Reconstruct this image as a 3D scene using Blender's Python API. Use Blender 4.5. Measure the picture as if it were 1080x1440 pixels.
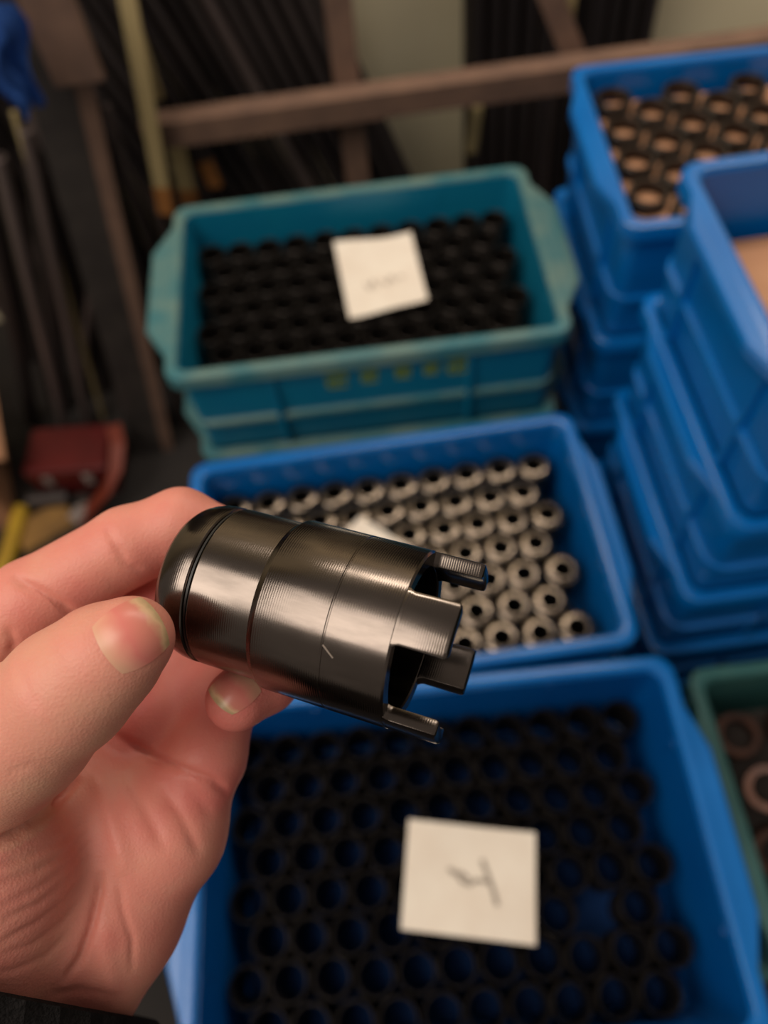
import bpy, bmesh, math, random
import numpy as np
from mathutils import Vector, Matrix
random.seed(7); np.random.seed(7)
for o in list(bpy.data.objects): bpy.data.objects.remove(o)
scene = bpy.context.scene
COL = scene.collection

# ------------------------------------------------------------------ camera
CAMZ = 1.28                                   # lens height above the floor
FPX = 1081.0                                  # focal length in pixels of the 1080 x 1440 frame
TH, PH = math.radians(59.5), math.radians(7.9)  # pitch below the horizon, roll
FWD = Vector((0, math.cos(TH), -math.sin(TH)))
_u0 = Vector((0, math.sin(TH), math.cos(TH)))
RGT = Vector((1, 0, 0)) * math.cos(PH) - _u0 * math.sin(PH)
UPV = _u0 * math.cos(PH) + Vector((1, 0, 0)) * math.sin(PH)
EYE = Vector((0, 0, CAMZ))
cd = bpy.data.cameras.new('camera')
cam = bpy.data.objects.new('camera', cd); COL.objects.link(cam)
M = Matrix.Identity(4)
for i in range(3):
    M[i][0] = RGT[i]; M[i][1] = UPV[i]; M[i][2] = -FWD[i]; M[i][3] = EYE[i]
cam.matrix_world = M
cd.sensor_fit = 'HORIZONTAL'; cd.sensor_width = 36.0; cd.lens = 36.0 * FPX / 1080.0
cd.clip_start = 0.01; cd.clip_end = 50
cd.dof.use_dof = True; cd.dof.focus_distance = 0.142; cd.dof.aperture_fstop = 13.0
scene.camera = cam

# ------------------------------------------------------------------ world, lights, exposure
scene.view_settings.view_transform = 'Standard'
scene.view_settings.look = 'None'
scene.view_settings.gamma = 1.0
scene.view_settings.use_curve_mapping = False
scene.view_settings.exposure = 0.0
w = bpy.data.worlds.new('world'); scene.world = w; w.use_nodes = True
w.node_tree.nodes['Background'].inputs[0].default_value = (1.0, 0.86, 0.74, 1)
w.node_tree.nodes['Background'].inputs[1].default_value = 0.26

def area(name, loc, target, sx, sy, power, col):
    l = bpy.data.lights.new(name, 'AREA'); l.shape = 'RECTANGLE'; l.size = sx; l.size_y = sy
    l.energy = power; l.color = col
    o = bpy.data.objects.new(name, l); COL.objects.link(o)
    o.location = loc
    o.rotation_euler = (Vector(target) - Vector(loc)).to_track_quat('-Z', 'Y').to_euler()
    return o
# large daylit skylight of the workshop, up on the left; its long edge lies across the photographer's left
def framed_area(name, loc, normal, xdir, sx, sy, power, col):
    o = area(name, loc, (0, 0, 0), sx, sy, power, col)
    z = -Vector(normal).normalized(); x = Vector(xdir); x = (x - z * x.dot(z)).normalized(); y = z.cross(x)
    m = Matrix.Identity(4)
    for i in range(3): m[i][0] = x[i]; m[i][1] = y[i]; m[i][2] = z[i]; m[i][3] = loc[i]
    o.matrix_world = m
    return o
framed_area('skylight', (-1.02, -0.27, CAMZ + 1.48), (.57, .15, -.81), (.82, -.58, .05), 1.5, 1.35, 40, (1.0, 0.90, 0.79))
# strip lamp hung above the rack
framed_area('strip_lamp', (0.62, 1.02, 2.08), (0, 0, -1), (1, 0, 0), 1.5, 0.18, 13, (1.0, 0.88, 0.74))

# ------------------------------------------------------------------ helpers
def ray(px, py):
    return FWD + RGT * ((px - 540) / FPX) - UPV * ((py - 720) / FPX)
def atz(px, py, z):
    d = ray(px, py); return EYE + d * ((z - CAMZ) / d.z)
def aty(px, py, y):
    d = ray(px, py); return EYE + d * (y / d.y)
def cvw(p):                                    # lens-frame millimetres (right, down, away) to world metres
    return EYE + RGT * (p[0] / 1000) - UPV * (p[1] / 1000) + FWD * (p[2] / 1000)
def lens(px, py, d):
    return np.array([(px - 540) / FPX * d, (py - 720) / FPX * d, d])

def link(o, parent=None):
    COL.objects.link(o)
    if parent is not None: o.parent = parent
    return o
def finish(name, bm, mat, parent=None, smooth=True, angle=35):
    me = bpy.data.meshes.new(name); bmesh.ops.recalc_face_normals(bm, faces=bm.faces)
    if smooth:
        for f in bm.faces: f.smooth = True
        a = math.radians(angle)
        for e in bm.edges:
            if len(e.link_faces) == 2 and e.calc_face_angle(0) > a: e.smooth = False
    bm.to_mesh(me); bm.free()
    me.materials.append(mat)
    return link(bpy.data.objects.new(name, me), parent)
def tag(o, label, cat, group=None):
    o['label'] = label; o['category'] = cat
    if group: o['group'] = group
    return o
def structure(o): o['kind'] = 'structure'; return o
def empty(name, loc=(0, 0, 0), rz=0):
    o = bpy.data.objects.new(name, None); COL.objects.link(o); o.location = loc; o.rotation_euler = (0, 0, rz)
    o.empty_display_size = 0.02
    return o
def copy_tree(o, parent=None):
    c = o.copy(); COL.objects.link(c); c.parent = parent
    for ch in o.children: copy_tree(ch, c)
    return c
def box(bm, x0, x1, y0, y1, z0, z1, bev=0.0):
    r = bmesh.ops.create_cube(bm, size=1)
    vs = r['verts']
    for v in vs:
        v.co = Vector((x0 + (v.co.x + .5) * (x1 - x0), y0 + (v.co.y + .5) * (y1 - y0), z0 + (v.co.z + .5) * (z1 - z0)))
    if bev > 0:
        es = list({e for v in vs for e in v.link_edges})
        bmesh.ops.bevel(bm, geom=es, offset=bev, segments=2, affect='EDGES', profile=.6)
def loft(bm, loops, closed=False, cap0=False, cap1=False):
    vs = [[bm.verts.new(p) for p in L] for L in loops]
    n = len(vs[0]); m = len(vs)
    for i in range(m if closed else m - 1):
        A, B = vs[i], vs[(i + 1) % m]
        for k in range(n):
            bm.faces.new((A[k], A[(k + 1) % n], B[(k + 1) % n], B[k]))
    if cap0: bm.faces.new(vs[0][::-1])
    if cap1: bm.faces.new(vs[-1])
def rrect(hw, hd, z, cr, n=5):
    pts = []
    for (sx, sy, a0) in ((1, 1, 0), (-1, 1, 90), (-1, -1, 180), (1, -1, 270)):
        for k in range(n + 1):
            a = math.radians(a0 + 90 * k / n)
            pts.append(Vector((sx * (hw - cr) + cr * math.cos(a), sy * (hd - cr) + cr * math.sin(a), z)))
    return pts
def ringpts(r, z, n): return [Vector((r * math.cos(2 * math.pi * k / n), r * math.sin(2 * math.pi * k / n), z)) for k in range(n)]
def sweep(bm, path, prof, up=Vector((0, 0, 1)), cap=True):
    loops = []
    path = [Vector(p) for p in path]
    for i, p in enumerate(path):
        t = (path[min(i + 1, len(path) - 1)] - path[max(i - 1, 0)]).normalized()
        s = t.cross(up).normalized() if t.cross(up).length > 1e-4 else Vector((1, 0, 0))
        u = s.cross(t)
        loops.append([p + s * a + u * b for a, b in prof])
    loft(bm, loops, cap0=cap, cap1=cap)
def circ(r, n=12, sx=1, sy=1): return [(r * sx * math.cos(2 * math.pi * k / n), r * sy * math.sin(2 * math.pi * k / n)) for k in range(n)]

# ------------------------------------------------------------------ materials
def lin(c):
    return tuple(((v / 255) / 12.92 if v / 255 <= .04045 else ((v / 255 + .055) / 1.055) ** 2.4) for v in c) + (1,)
def material(name, col, rough=.5, metal=0.0, col2=None, scale=40, amt=.5, bump=0.0, bscale=200, stretch=None, spec=.5, detail=4, rvar=0.0):
    m = bpy.data.materials.new(name); m.use_nodes = True
    nt = m.node_tree; b = nt.nodes['Principled BSDF']
    b.inputs['Base Color'].default_value = lin(col); b.inputs['Roughness'].default_value = rough
    b.inputs['Metallic'].default_value = metal; b.inputs['Specular IOR Level'].default_value = spec
    tc = nt.nodes.new('ShaderNodeTexCoord'); mp = nt.nodes.new('ShaderNodeMapping')
    nt.links.new(tc.outputs['Object'], mp.inputs[0])
    if stretch: mp.inputs['Scale'].default_value = stretch
    if col2:
        n = nt.nodes.new('ShaderNodeTexNoise'); n.inputs['Scale'].default_value = scale; n.inputs['Detail'].default_value = detail
        nt.links.new(mp.outputs[0], n.inputs['Vector'])
        r = nt.nodes.new('ShaderNodeValToRGB')
        r.color_ramp.elements[0].position = .5 - .3 * (1 - amt) - .02; r.color_ramp.elements[1].position = .5 + .3 * (1 - amt) + .02
        r.color_ramp.elements[0].color = lin(col); r.color_ramp.elements[1].color = lin(col2)
        nt.links.new(n.outputs['Fac'], r.inputs[0]); nt.links.new(r.outputs[0], b.inputs['Base Color'])
        if rvar:
            mr = nt.nodes.new('ShaderNodeMapRange'); mr.inputs['From Min'].default_value = .3; mr.inputs['From Max'].default_value = .7
            mr.inputs['To Min'].default_value = rough - rvar; mr.inputs['To Max'].default_value = rough + rvar
            nt.links.new(n.outputs['Fac'], mr.inputs[0]); nt.links.new(mr.outputs[0], b.inputs['Roughness'])
    if bump:
        n2 = nt.nodes.new('ShaderNodeTexNoise'); n2.inputs['Scale'].default_value = bscale; n2.inputs['Detail'].default_value = 5
        nt.links.new(mp.outputs[0], n2.inputs['Vector'])
        bp = nt.nodes.new('ShaderNodeBump'); bp.inputs['Strength'].default_value = bump; bp.inputs['Distance'].default_value = .001
        nt.links.new(n2.outputs['Fac'], bp.inputs['Height']); nt.links.new(bp.outputs[0], b.inputs['Normal'])
    return m
M_blue = material('blue_plastic', (0, 96, 172), .27, col2=(2, 104, 182), scale=14, bump=.15, bscale=90)
M_blue2 = material('deep_blue_plastic', (0, 84, 160), .3, col2=(2, 92, 168), scale=12, bump=.15, bscale=90)
M_teal = material('teal_plastic', (0, 106, 140), .45, col2=(4, 112, 142), scale=16, bump=.2, bscale=80)
M_tealrim = material('worn_teal_rim', (40, 104, 114), .5, col2=(96, 124, 118), scale=24, bump=.2, bscale=80)
M_green = material('green_plastic', (46, 98, 98), .5, col2=(62, 108, 104), scale=20, bump=.2, bscale=80)
M_steel = material('black_oxide_sleeve', (50, 46, 43), .42, metal=.8, col2=(66, 60, 56), scale=60, bump=.2, bscale=300)
M_steelg = material('grey_sleeve', (108, 97, 87), .2, metal=1.0, col2=(124, 112, 100), scale=70, bump=.2, bscale=300)
M_paper = material('paper', (232, 222, 208), .8, col2=(224, 211, 196), scale=25, bump=.3, bscale=60)
M_ink = material('ink', (156, 145, 134), .8)
M_card = material('cardboard', (186, 138, 104), .85, col2=(172, 124, 92), scale=18, bump=.2, bscale=150)
M_floor = material('floor_concrete', (40, 34, 31), .85, col2=(27, 23, 22), scale=6, bump=.4, bscale=60)
M_wall = material('wall_paint', (222, 210, 178), .8, col2=(214, 201, 168), scale=5, bump=.1, bscale=90)
M_rail = material('dusty_brown_steel', (126, 98, 82), .6, metal=.1, col2=(108, 84, 72), scale=22, bump=.3, bscale=120)
M_bar = material('black_bar_steel', (50, 44, 44), .45, metal=.5, col2=(68, 60, 58), scale=20, bump=.2, bscale=120, stretch=(1, 1, .12))
M_bar2 = material('grey_bar_steel', (118, 104, 100), .45, metal=.5, col2=(92, 80, 78), scale=20, bump=.2, bscale=120, stretch=(1, 1, .12))
M_cream = material('pale_wood_strip', (176, 158, 112), .7, col2=(148, 128, 88), scale=20, bump=.2, bscale=120, stretch=(1, 1, .12))
M_orange = material('orange_tip_paint', (140, 90, 42), .6)
M_red = material('red_plastic', (92, 12, 12), .5, col2=(74, 8, 8), scale=12)
M_orred = material('orange_red_plastic', (112, 44, 28), .5)
M_yellow = material('yellow_plastic', (196, 158, 40), .5, col2=(170, 134, 36), scale=20)
M_ochre = material('ochre_cardboard', (150, 112, 58), .85, col2=(120, 88, 48), scale=20)
M_cloth = material('blue_cloth', (58, 108, 190), .9, col2=(40, 84, 160), scale=20, bump=.5, bscale=400)
M_rag = material('grey_rag', (150, 136, 130), .9, col2=(110, 98, 92), scale=30)
M_rust = material('rusty_steel', (96, 66, 54), .4, metal=.7, col2=(70, 50, 44), scale=50)
M_print = material('yellow_green_print', (120, 140, 48), .6)
M_sleevecloth = material('black_knit', (17, 15, 15), .95, spec=.15, col2=(26, 23, 23), scale=900, bump=1.0, bscale=1400)

# ------------------------------------------------------------------ the room
bm = bmesh.new(); box(bm, -4, 4, -3, 1.42, -.05, 0); structure(finish('floor', bm, M_floor, smooth=False))
bm = bmesh.new(); box(bm, -4, 4, 1.42, 1.5, -.05, 3.2); structure(finish('wall_back', bm, M_wall, smooth=False))

# ------------------------------------------------------------------ crates
CW, CD = .42, .27
def make_crate(name, H, mat, rimmat, CW=.42, CD=.27, bulge=.012, long_ribs=(-.105, .105), printed=False):
    root = empty(name)
    hw, hd = CW / 2, CD / 2
    bm = bmesh.new()
    loft(bm, [rrect(hw - .0135, hd - .0135, 0, .012), rrect(hw - .0125, hd - .0125, .004, .013), rrect(hw - .010, hd - .010, H - .004, .014),
              rrect(hw - .0135, hd - .0135, H - .004, .012), rrect(hw - .017, hd - .017, .008, .012), rrect(hw - .02, hd - .02, .005, .014)], cap0=True, cap1=True)
    finish('body', bm, mat, root)
    bm = bmesh.new()
    loft(bm, [rrect(hw - .0130, hd - .0130, H - .012, .012), rrect(hw - .0130, hd - .0130, H - .0035, .012), rrect(hw - .0110, hd - .0110, H - .0005, .013),
              rrect(hw - .0095, hd - .0095, H, .0135), rrect(hw - .0030, hd - .0030, H, .016), rrect(hw - .0010, hd - .0010, H - .001, .017), rrect(hw, hd, H - .0035, .018), rrect(hw, hd, H - .016, .018), rrect(hw - .0025, hd - .0025, H - .016, .016),
              rrect(hw - .0035, hd - .0035, H - .012, .015)], closed=True)
    finish('rim', bm, rimmat, root)
    # lower bead running all round
    bm = bmesh.new()
    z0 = H * .32
    loft(bm, [rrect(hw - .0125, hd - .0125, z0, .02), rrect(hw - .0065, hd - .0065, z0 + .002, .024), rrect(hw - .0065, hd - .0065, z0 + .008, .024), rrect(hw - .0125, hd - .0125, z0 + .010, .02)], closed=True)
    finish('bead', bm, rimmat, root)
    rb = bmesh.new(); box(rb, -.003, .003, -.0055, .004, .006, H - .014, .001); ref = None
    me = None
    for x in long_ribs:
        for sy in (-1, 1):
            if me is None:
                o = finish('rib', rb, mat, root, smooth=False); me = o.data
            else: o = link(bpy.data.objects.new('rib', me), root)
            o.location = (x, sy * (hd - .0105), 0); o.rotation_euler = (0, 0, 0 if sy < 0 else math.pi)
    for y in (-.07, .07):
        for sx in (-1, 1):
            o = link(bpy.data.objects.new('rib', me), root)
            o.location = (sx * (hw - .0105), y, 0); o.rotation_euler = (0, 0, sx * math.pi / 2)
    for sx in (-1, 1):                        # grip ledges on the short sides
        bm = bmesh.new()
        def trap(z, g): return [Vector((sx * (hw - .003), -.105 + g, z)), Vector((sx * (hw + bulge - g), -.06 + g, z)), Vector((sx * (hw + bulge - g), .06 - g, z)), Vector((sx * (hw - .003), .105 - g, z))]
        loft(bm, [trap(H - .013, .001), trap(H - .0115, 0), trap(H - .003, 0), trap(H - .001, .002)], cap0=True, cap1=True)
        finish('handle', bm, rimmat, root, smooth=False)
    return root
def stack(proto, x, y, ztop, n, H, yaw, labels, group):
    out = []
    for k in range(n):
        c = proto if (k == 0 and not proto.get('used')) else copy_tree(proto)
        proto['used'] = 1
        c.location = (x, y, ztop - H * (k + 1)); c.rotation_euler = (0, 0, math.radians(yaw))
        tag(c, labels[0] if k == 0 else labels[1], 'crate', None if k == 0 else group)
        out.append(c)
    return out
zt = {'teal': CAMZ - .588, 'mid': CAMZ - .682, 'near': CAMZ - .662, 'far': CAMZ - .500, 'tall': CAMZ - .415, 'green': CAMZ - .75}
H1 = zt['teal'] / 5; H2 = zt['mid'] / 4; H3 = zt['near'] / 4; HA = zt['far'] / 5; HB = zt['tall'] / 6; HG = zt['green'] / 4
P1 = make_crate('plastic_crate', H1, M_teal, M_tealrim, bulge=.022)
S1 = stack(P1, .009, .664, zt['teal'], 5, H1, -1.2, ('teal crate with a pale worn rim, yellow-green print and paper note', 'teal crate stacked beneath the teal crate with the pale rim'), 'teal crates stacked under the top one')
P2 = make_crate('plastic_crate', H2, M_blue, M_blue)
S2 = stack(P2, .008, .361, zt['mid'], 4, H2, 0.2, ('blue crate of grey ring-ended sleeves between the teal crate and the crate below', 'blue crate stacked beneath the crate of grey ring-ended sleeves'), 'blue crates stacked under the middle one')
P3 = make_crate('plastic_crate', H3, M_blue2, M_blue, CW=.424, CD=.287)
S3 = stack(P3, .015, .072, zt['near'], 4, H3, -2.2, ('blue crate of black sleeves with a square handwritten paper on top', 'blue crate stacked beneath the crate with the handwritten paper'), 'blue crates stacked under the near one')
PA = make_crate('plastic_crate', HA, M_blue, M_blue)
SA = stack(PA, .474, .685, zt['far'], 5, HA, -2.8, ('blue crate of wide-bored sleeves on cardboard beside the brown rail', 'blue crate stacked beneath the crate of sleeves on cardboard'), 'blue crates stacked by the rail')
PB = make_crate('plastic_crate', HB, M_blue, M_blue)
SB = stack(PB, .486, .400, zt['tall'], 6, HB, 0.0, ('topmost blue crate of the tallest stack, holding only a cardboard sheet', 'blue crate in the tallest stack, under the crate with a cardboard sheet'), 'blue crates in the tallest stack')
PG = make_crate('plastic_crate', HG, M_green, M_green)
SG = stack(PG, .480, .078, zt['green'], 4, HG, -1.0, ('dull green crate holding rusty rings', 'green crate stacked beneath the crate of rusty rings'), 'green crates stacked under the top one')

# print on the front face of the teal crate: five blurred yellow-green characters
def strokes(name, segs, wid, mat, parent, tz=0.0003):
    bm = bmesh.new()
    for a, b in segs:
        a, b = Vector((a[0], a[1], 0)), Vector((b[0], b[1], 0))
        t = (b - a).normalized(); n = Vector((-t.y, t.x, 0)) * wid / 2
        q = [a - n, b - n, b + n, a + n]
        loft(bm, [q, [p + Vector((0, 0, tz)) for p in q]], cap0=True, cap1=True)
    return finish(name, bm, mat, parent, smooth=False)
for i, (cx, sz) in enumerate(((-.037, 1.5), (-.002, 1.15), (.034, 1.05), (.064, 1.0), (.092, 1.45))):
    rr_ = random.Random(i)
    segs = [((-.008 * sz, .007 * sz), (.008 * sz, .007 * sz)), ((0, .009 * sz), (0, -.008 * sz)), ((-.008 * sz, 0), (.008 * sz, .001)), ((-.007 * sz, -.007 * sz), (.007 * sz, -.007 * sz))]
    segs += [((-.006 * sz, rr_.uniform(-.004, .006)), (-.006 * sz, -.008 * sz)), ((.006 * sz, .007 * sz), (.007 * sz, rr_.uniform(-.006, .002)))]
    o = strokes('printed_character', segs, .0036, M_print, S1[0])
    o.location = (cx, -(CD / 2 - .0098), H1 * .70); o.rotation_euler = (math.pi / 2, 0, 0)

# ------------------------------------------------------------------ sleeves standing in the crates
SR = .0168
def sleeve_mesh(name, h, kind, SR=SR):
    bm = bmesh.new(); n = 28
    if kind == 'open':
        ri = SR - (.0024 if h > .03 else .0052)
        prof = [(SR - .0006, 0), (SR, .0006), (SR, h * .45), (SR - .0008, h * .47), (SR - .0008, h - .0008), (SR - .0016, h), (ri + .0006, h), (ri, h - .0008), (ri, .0006), (ri + .0006, 0)]
    else:                                      # narrow hole in a broad end face
        ri = .0100
        prof = [(SR - .0006, 0), (SR, .0006), (SR, h - .0035), (SR - .001, h - .0012), (SR - .0032, h), (ri + .0006, h), (ri, h - .0008), (ri, h - .007), (.0136, h - .0075), (.0136, 0)]
    loft(bm, [ringpts(r, z, n) for r, z in prof], closed=True)
    me = finish(name, bm, M_steel, None)
    if kind != 'open':
        me.data.materials.append(M_steelg)
        for p in me.data.polygons:
            if p.center.z > h - .004 and Vector((p.center.x, p.center.y)).length > ri + .0002: p.material_index = 1
    return me
def fill(proto, crate, z0, pitch, label, group, x0=-.175, x1=.175, y0=-.104, y1=.104, skip=(), jit=.0008, vis=None, rowstep=None):
    rng = random.Random(hash(label) % 1000 if False else len(label))
    y = y1; row = 0; used = False; cnt = 0
    Mx = Matrix.Translation(crate.location) @ Matrix.Rotation(crate.rotation_euler.z, 4, 'Z')
    while y > y0 - 1e-6:
        x = x0 + (pitch / 2 if row % 2 else 0)
        while x <= x1 + 1e-6:
            p = Mx @ Vector((x + rng.uniform(-jit, jit), y + rng.uniform(-jit, jit), z0))
            x += pitch
            q = p + Vector((0, 0, .05)) - EYE
            px = 540 + FPX * q.dot(RGT) / q.dot(FWD); py = 720 - FPX * q.dot(UPV) / q.dot(FWD)
            if any((px - a) ** 2 + (py - b) ** 2 < 26 ** 2 for a, b in skip): continue
            if vis and not vis(px, py): continue
            o = proto if not used else proto.copy()
            if used: COL.objects.link(o)
            used = True; cnt += 1
            o.location = p; o.rotation_euler = (rng.uniform(-.012, .012), rng.uniform(-.012, .012), rng.uniform(0, 6.28))
            tag(o, label, 'steel sleeve', group)
        y -= rowstep or pitch * .868; row += 1
    print(group, cnt)
def sheet(name, crate, z, mat, label, cat, hw=.182, hd=.107, th=.003):
    bm = bmesh.new(); box(bm, -hw, hw, -hd, hd, 0, th, .0008)
    o = finish(name, bm, mat, None, smooth=False)
    o.location = crate.location + Vector((0, 0, z)); o.rotation_euler = crate.rotation_euler
    return tag(o, label, cat)
HS = .058
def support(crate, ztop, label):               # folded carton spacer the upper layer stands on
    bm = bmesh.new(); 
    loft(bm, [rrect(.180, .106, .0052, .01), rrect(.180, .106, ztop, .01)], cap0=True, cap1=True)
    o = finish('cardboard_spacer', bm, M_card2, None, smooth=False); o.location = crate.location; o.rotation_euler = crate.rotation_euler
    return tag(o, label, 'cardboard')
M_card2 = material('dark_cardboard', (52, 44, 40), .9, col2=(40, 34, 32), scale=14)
LAY1, LAY2, LAY3 = .036, .052, .030
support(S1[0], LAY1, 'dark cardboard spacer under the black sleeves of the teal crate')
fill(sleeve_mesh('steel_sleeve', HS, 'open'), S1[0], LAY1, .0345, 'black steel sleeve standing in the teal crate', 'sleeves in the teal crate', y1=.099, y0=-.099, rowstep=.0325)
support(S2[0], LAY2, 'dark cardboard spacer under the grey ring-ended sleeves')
fill(sleeve_mesh('steel_sleeve', HS, 'ring', .0182), S2[0], LAY2, .0374, 'grey steel sleeve with narrow hole in its end, standing in the middle blue crate', 'ring-ended sleeves in the blue crate', x0=-.172, x1=.174, y0=-.099, y1=.098)
M_bluefloor = M_blue2
bm = bmesh.new(); loft(bm, [rrect(.186, .116, .0052, .01), rrect(.186, .116, LAY3 - .0002, .01)], cap0=True, cap1=True)
o = finish('plastic_tray', bm, material('navy_plastic', (6, 46, 96), .75, spec=.2), None, smooth=False); o.location = S3[0].location; o.rotation_euler = S3[0].rotation_euler
tag(o, 'blue plastic tray under the black open sleeves of the crate with square paper', 'tray')
fill(sleeve_mesh('steel_sleeve', HS, 'open'), S3[0], LAY3, .0347, 'black open steel sleeve standing in the blue crate with the square paper', 'sleeves in the crate with square paper', x0=-.176, x1=.177, y0=-.1095, y1=.108, rowstep=.031, skip=((825, 1290),))
cs = sheet('cardboard_sheet', SA[0], HA - .0335, M_card, 'tan cardboard sheet under the wide-bored sleeves in blue crate', 'cardboard')
fill(sleeve_mesh('steel_sleeve', .0145, 'open', .0212), SA[0], HA - .0303, .0735, 'black wide-bored steel sleeve standing on tan cardboard', 'sleeves on tan cardboard', x0=-.166, y1=.094, jit=.0006, rowstep=.0265, vis=lambda px, py: px < 1130)
sheet('cardboard_sheet', SB[0], .075, M_card, 'bare tan cardboard sheet lying in the topmost crate of the tallest stack', 'cardboard')

# rusty rings tumbled in the green crate
bm = bmesh.new(); n = 28
loft(bm, [ringpts(r, z, n) for r, z in ((.021, -.010), (.0225, -.008), (.0225, .008), (.021, .010), (.015, .010), (.014, .008), (.014, -.008), (.015, -.010))], closed=True)
ring0 = finish('rusty_ring', bm, M_rust)
k = 0; rng = random.Random(3)
for ix in range(5):
    for iy in range(4):
        o = ring0 if k == 0 else ring0.copy()
        if k: COL.objects.link(o)
        k += 1
        p = SG[0].location + Vector((-.160 + ix * .052 + (iy % 2) * .012, .080 - iy * .053, .075 + rng.uniform(0, .012)))
        o.location = p; o.rotation_euler = (rng.uniform(-.5, .5), rng.uniform(-.5, .5), 0)
        tag(o, 'rusty brown steel ring tumbled in the green crate', 'steel ring', 'rusty rings in the green crate')
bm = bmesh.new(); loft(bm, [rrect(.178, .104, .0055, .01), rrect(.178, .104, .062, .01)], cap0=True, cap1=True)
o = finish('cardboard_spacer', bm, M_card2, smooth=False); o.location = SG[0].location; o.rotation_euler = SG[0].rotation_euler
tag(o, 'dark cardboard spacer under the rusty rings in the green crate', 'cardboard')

# ------------------------------------------------------------------ paper notes
def note(quad, z, label, curl, marks, ns=10):
    P = [atz(px, py, z) for px, py in quad]                # TL TR BR BL
    c = sum(P, Vector()) / 4
    ux = ((P[1] - P[0]) + (P[2] - P[3])).normalized(); uy = Vector((0, 0, 1)).cross(ux)
    loc = [((p - c).dot(ux), (p - c).dot(uy)) for p in P]
    def S(u, v):
        a = [loc[0][i] * (1 - u) * (1 - v) + loc[1][i] * u * (1 - v) + loc[2][i] * u * v + loc[3][i] * (1 - u) * v for i in (0, 1)]
        h = curl * (abs(u - .5) ** 2 * 4 * .6 + (v - .5) ** 2 * 4 * .5) + .0012 * math.sin(7 * u + 4 * v) * (curl / .004)
        return Vector((a[0], a[1], h + .0012))
    bm = bmesh.new()
    g = [[bm.verts.new(S(i / ns, j / ns)) for i in range(ns + 1)] for j in range(ns + 1)]
    for j in range(ns):
        for i in range(ns): bm.faces.new((g[j][i], g[j + 1][i], g[j + 1][i + 1], g[j][i + 1]))
    bm.normal_update(); bmesh.ops.solidify(bm, geom=bm.faces[:], thickness=.0004)
    o = finish('paper_note', bm, M_paper)
    Mx = Matrix.Identity(4)
    for i in range(3): Mx[i][0] = ux[i]; Mx[i][1] = uy[i]; Mx[i][2] = (0, 0, 1)[i]; Mx[i][3] = c[i]
    o.matrix_world = Mx
    tag(o, label, 'paper')
    for ms, wd in marks:
        bm = bmesh.new()
        for a, b in zip(ms[:-1], ms[1:]):
            pts = [S(a[0] + (b[0] - a[0]) * t / 4, a[1] + (b[1] - a[1]) * t / 4) + Vector((0, 0, .0009)) for t in range(5)]
            d = (pts[-1] - pts[0]); d.z = 0; d.normalize(); nn = Vector((-d.y, d.x, 0)) * wd / 2
            loft(bm, [[p - nn, p + nn, p + nn + Vector((0, 0, .0002)), p - nn + Vector((0, 0, .0002))] for p in pts], cap0=True, cap1=True)
        finish('ink_stroke', bm, M_ink, o, smooth=False)
    return o
z1 = S1[0].location.z + LAY1 + HS + .002
note(((470, 345), (578, 332), (602, 425), (492, 452)), z1, 'square white paper note lying on the black sleeves in the teal crate', .004,
     [(((.28, .58), (.33, .68), (.38, .56), (.43, .68)), .0016), (((.48, .58), (.56, .66), (.62, .56), (.66, .66)), .0016), (((.7, .6), (.78, .62)), .0016)])
z2 = S2[0].location.z + LAY2 + HS + .002
note(((507, 729), (610, 792), (545, 868), (438, 800)), z2, 'white paper note on the grey ring-ended sleeves, mostly hidden behind the held sleeve', .003, [])
z3 = S3[0].location.z + LAY3 + HS + .002
note(((575, 1153), (752, 1172), (753, 1330), (564, 1307)), z3, 'square white paper with a slanting handwritten mark on the black sleeves of the blue crate', .003,
     [(((.33, .42), (.40, .45), (.44, .52), (.50, .54), (.56, .49), (.62, .50), (.66, .49)), .0034), (((.36, .46), (.44, .44), (.50, .50)), .0026), (((.59, .30), (.64, .44), (.68, .56), (.715, .70)), .0040)])

# ------------------------------------------------------------------ rack: rail, posts, bars, wall gap
def angle_bar(name, a, b, w1, w2, th, up, mat, label, cat, group=None):
    bm = bmesh.new()
    prof = [(0, 0), (w1, 0), (w1, -th), (th, -th), (th, -w2), (0, -w2)]
    a, b = Vector(a), Vector(b); c = a.copy()
    sweep(bm, [a - c, (a + b) / 2 - c, b - c], prof, up=Vector(up))
    o = finish(name, bm, mat, smooth=False); o.location = c
    return tag(o, label, cat, group)
RY = 1.03
M_postdark = material('dark_post_steel', (58, 52, 48), .6, col2=(44, 39, 37), scale=22, bump=.3, bscale=120)
pa = aty(205, 170, RY); pb = aty(1080, 60, RY)
d_ = (pb - pa)
pb2 = pb + d_ * .5
zr = (pa.z + pb.z) / 2 + .0
# rail: flat dusty top facing up, dark lip facing the crates
bm = bmesh.new()
loft(bm, [[Vector((x, y_, z_)) for y_, z_ in ((0, 0), (.034, 0), (.034, -.004), (.004, -.004), (.004, -.036), (0, -.036))] for x in (pa.x - .01, 0, 1.3)], cap0=True, cap1=True)
o = finish('rack_rail', bm, M_rail, smooth=False); o.location = (0, RY - .004, zr)
tag(o, 'brown dusty steel angle rail running across in front of the leaning bars', 'rail')

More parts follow.
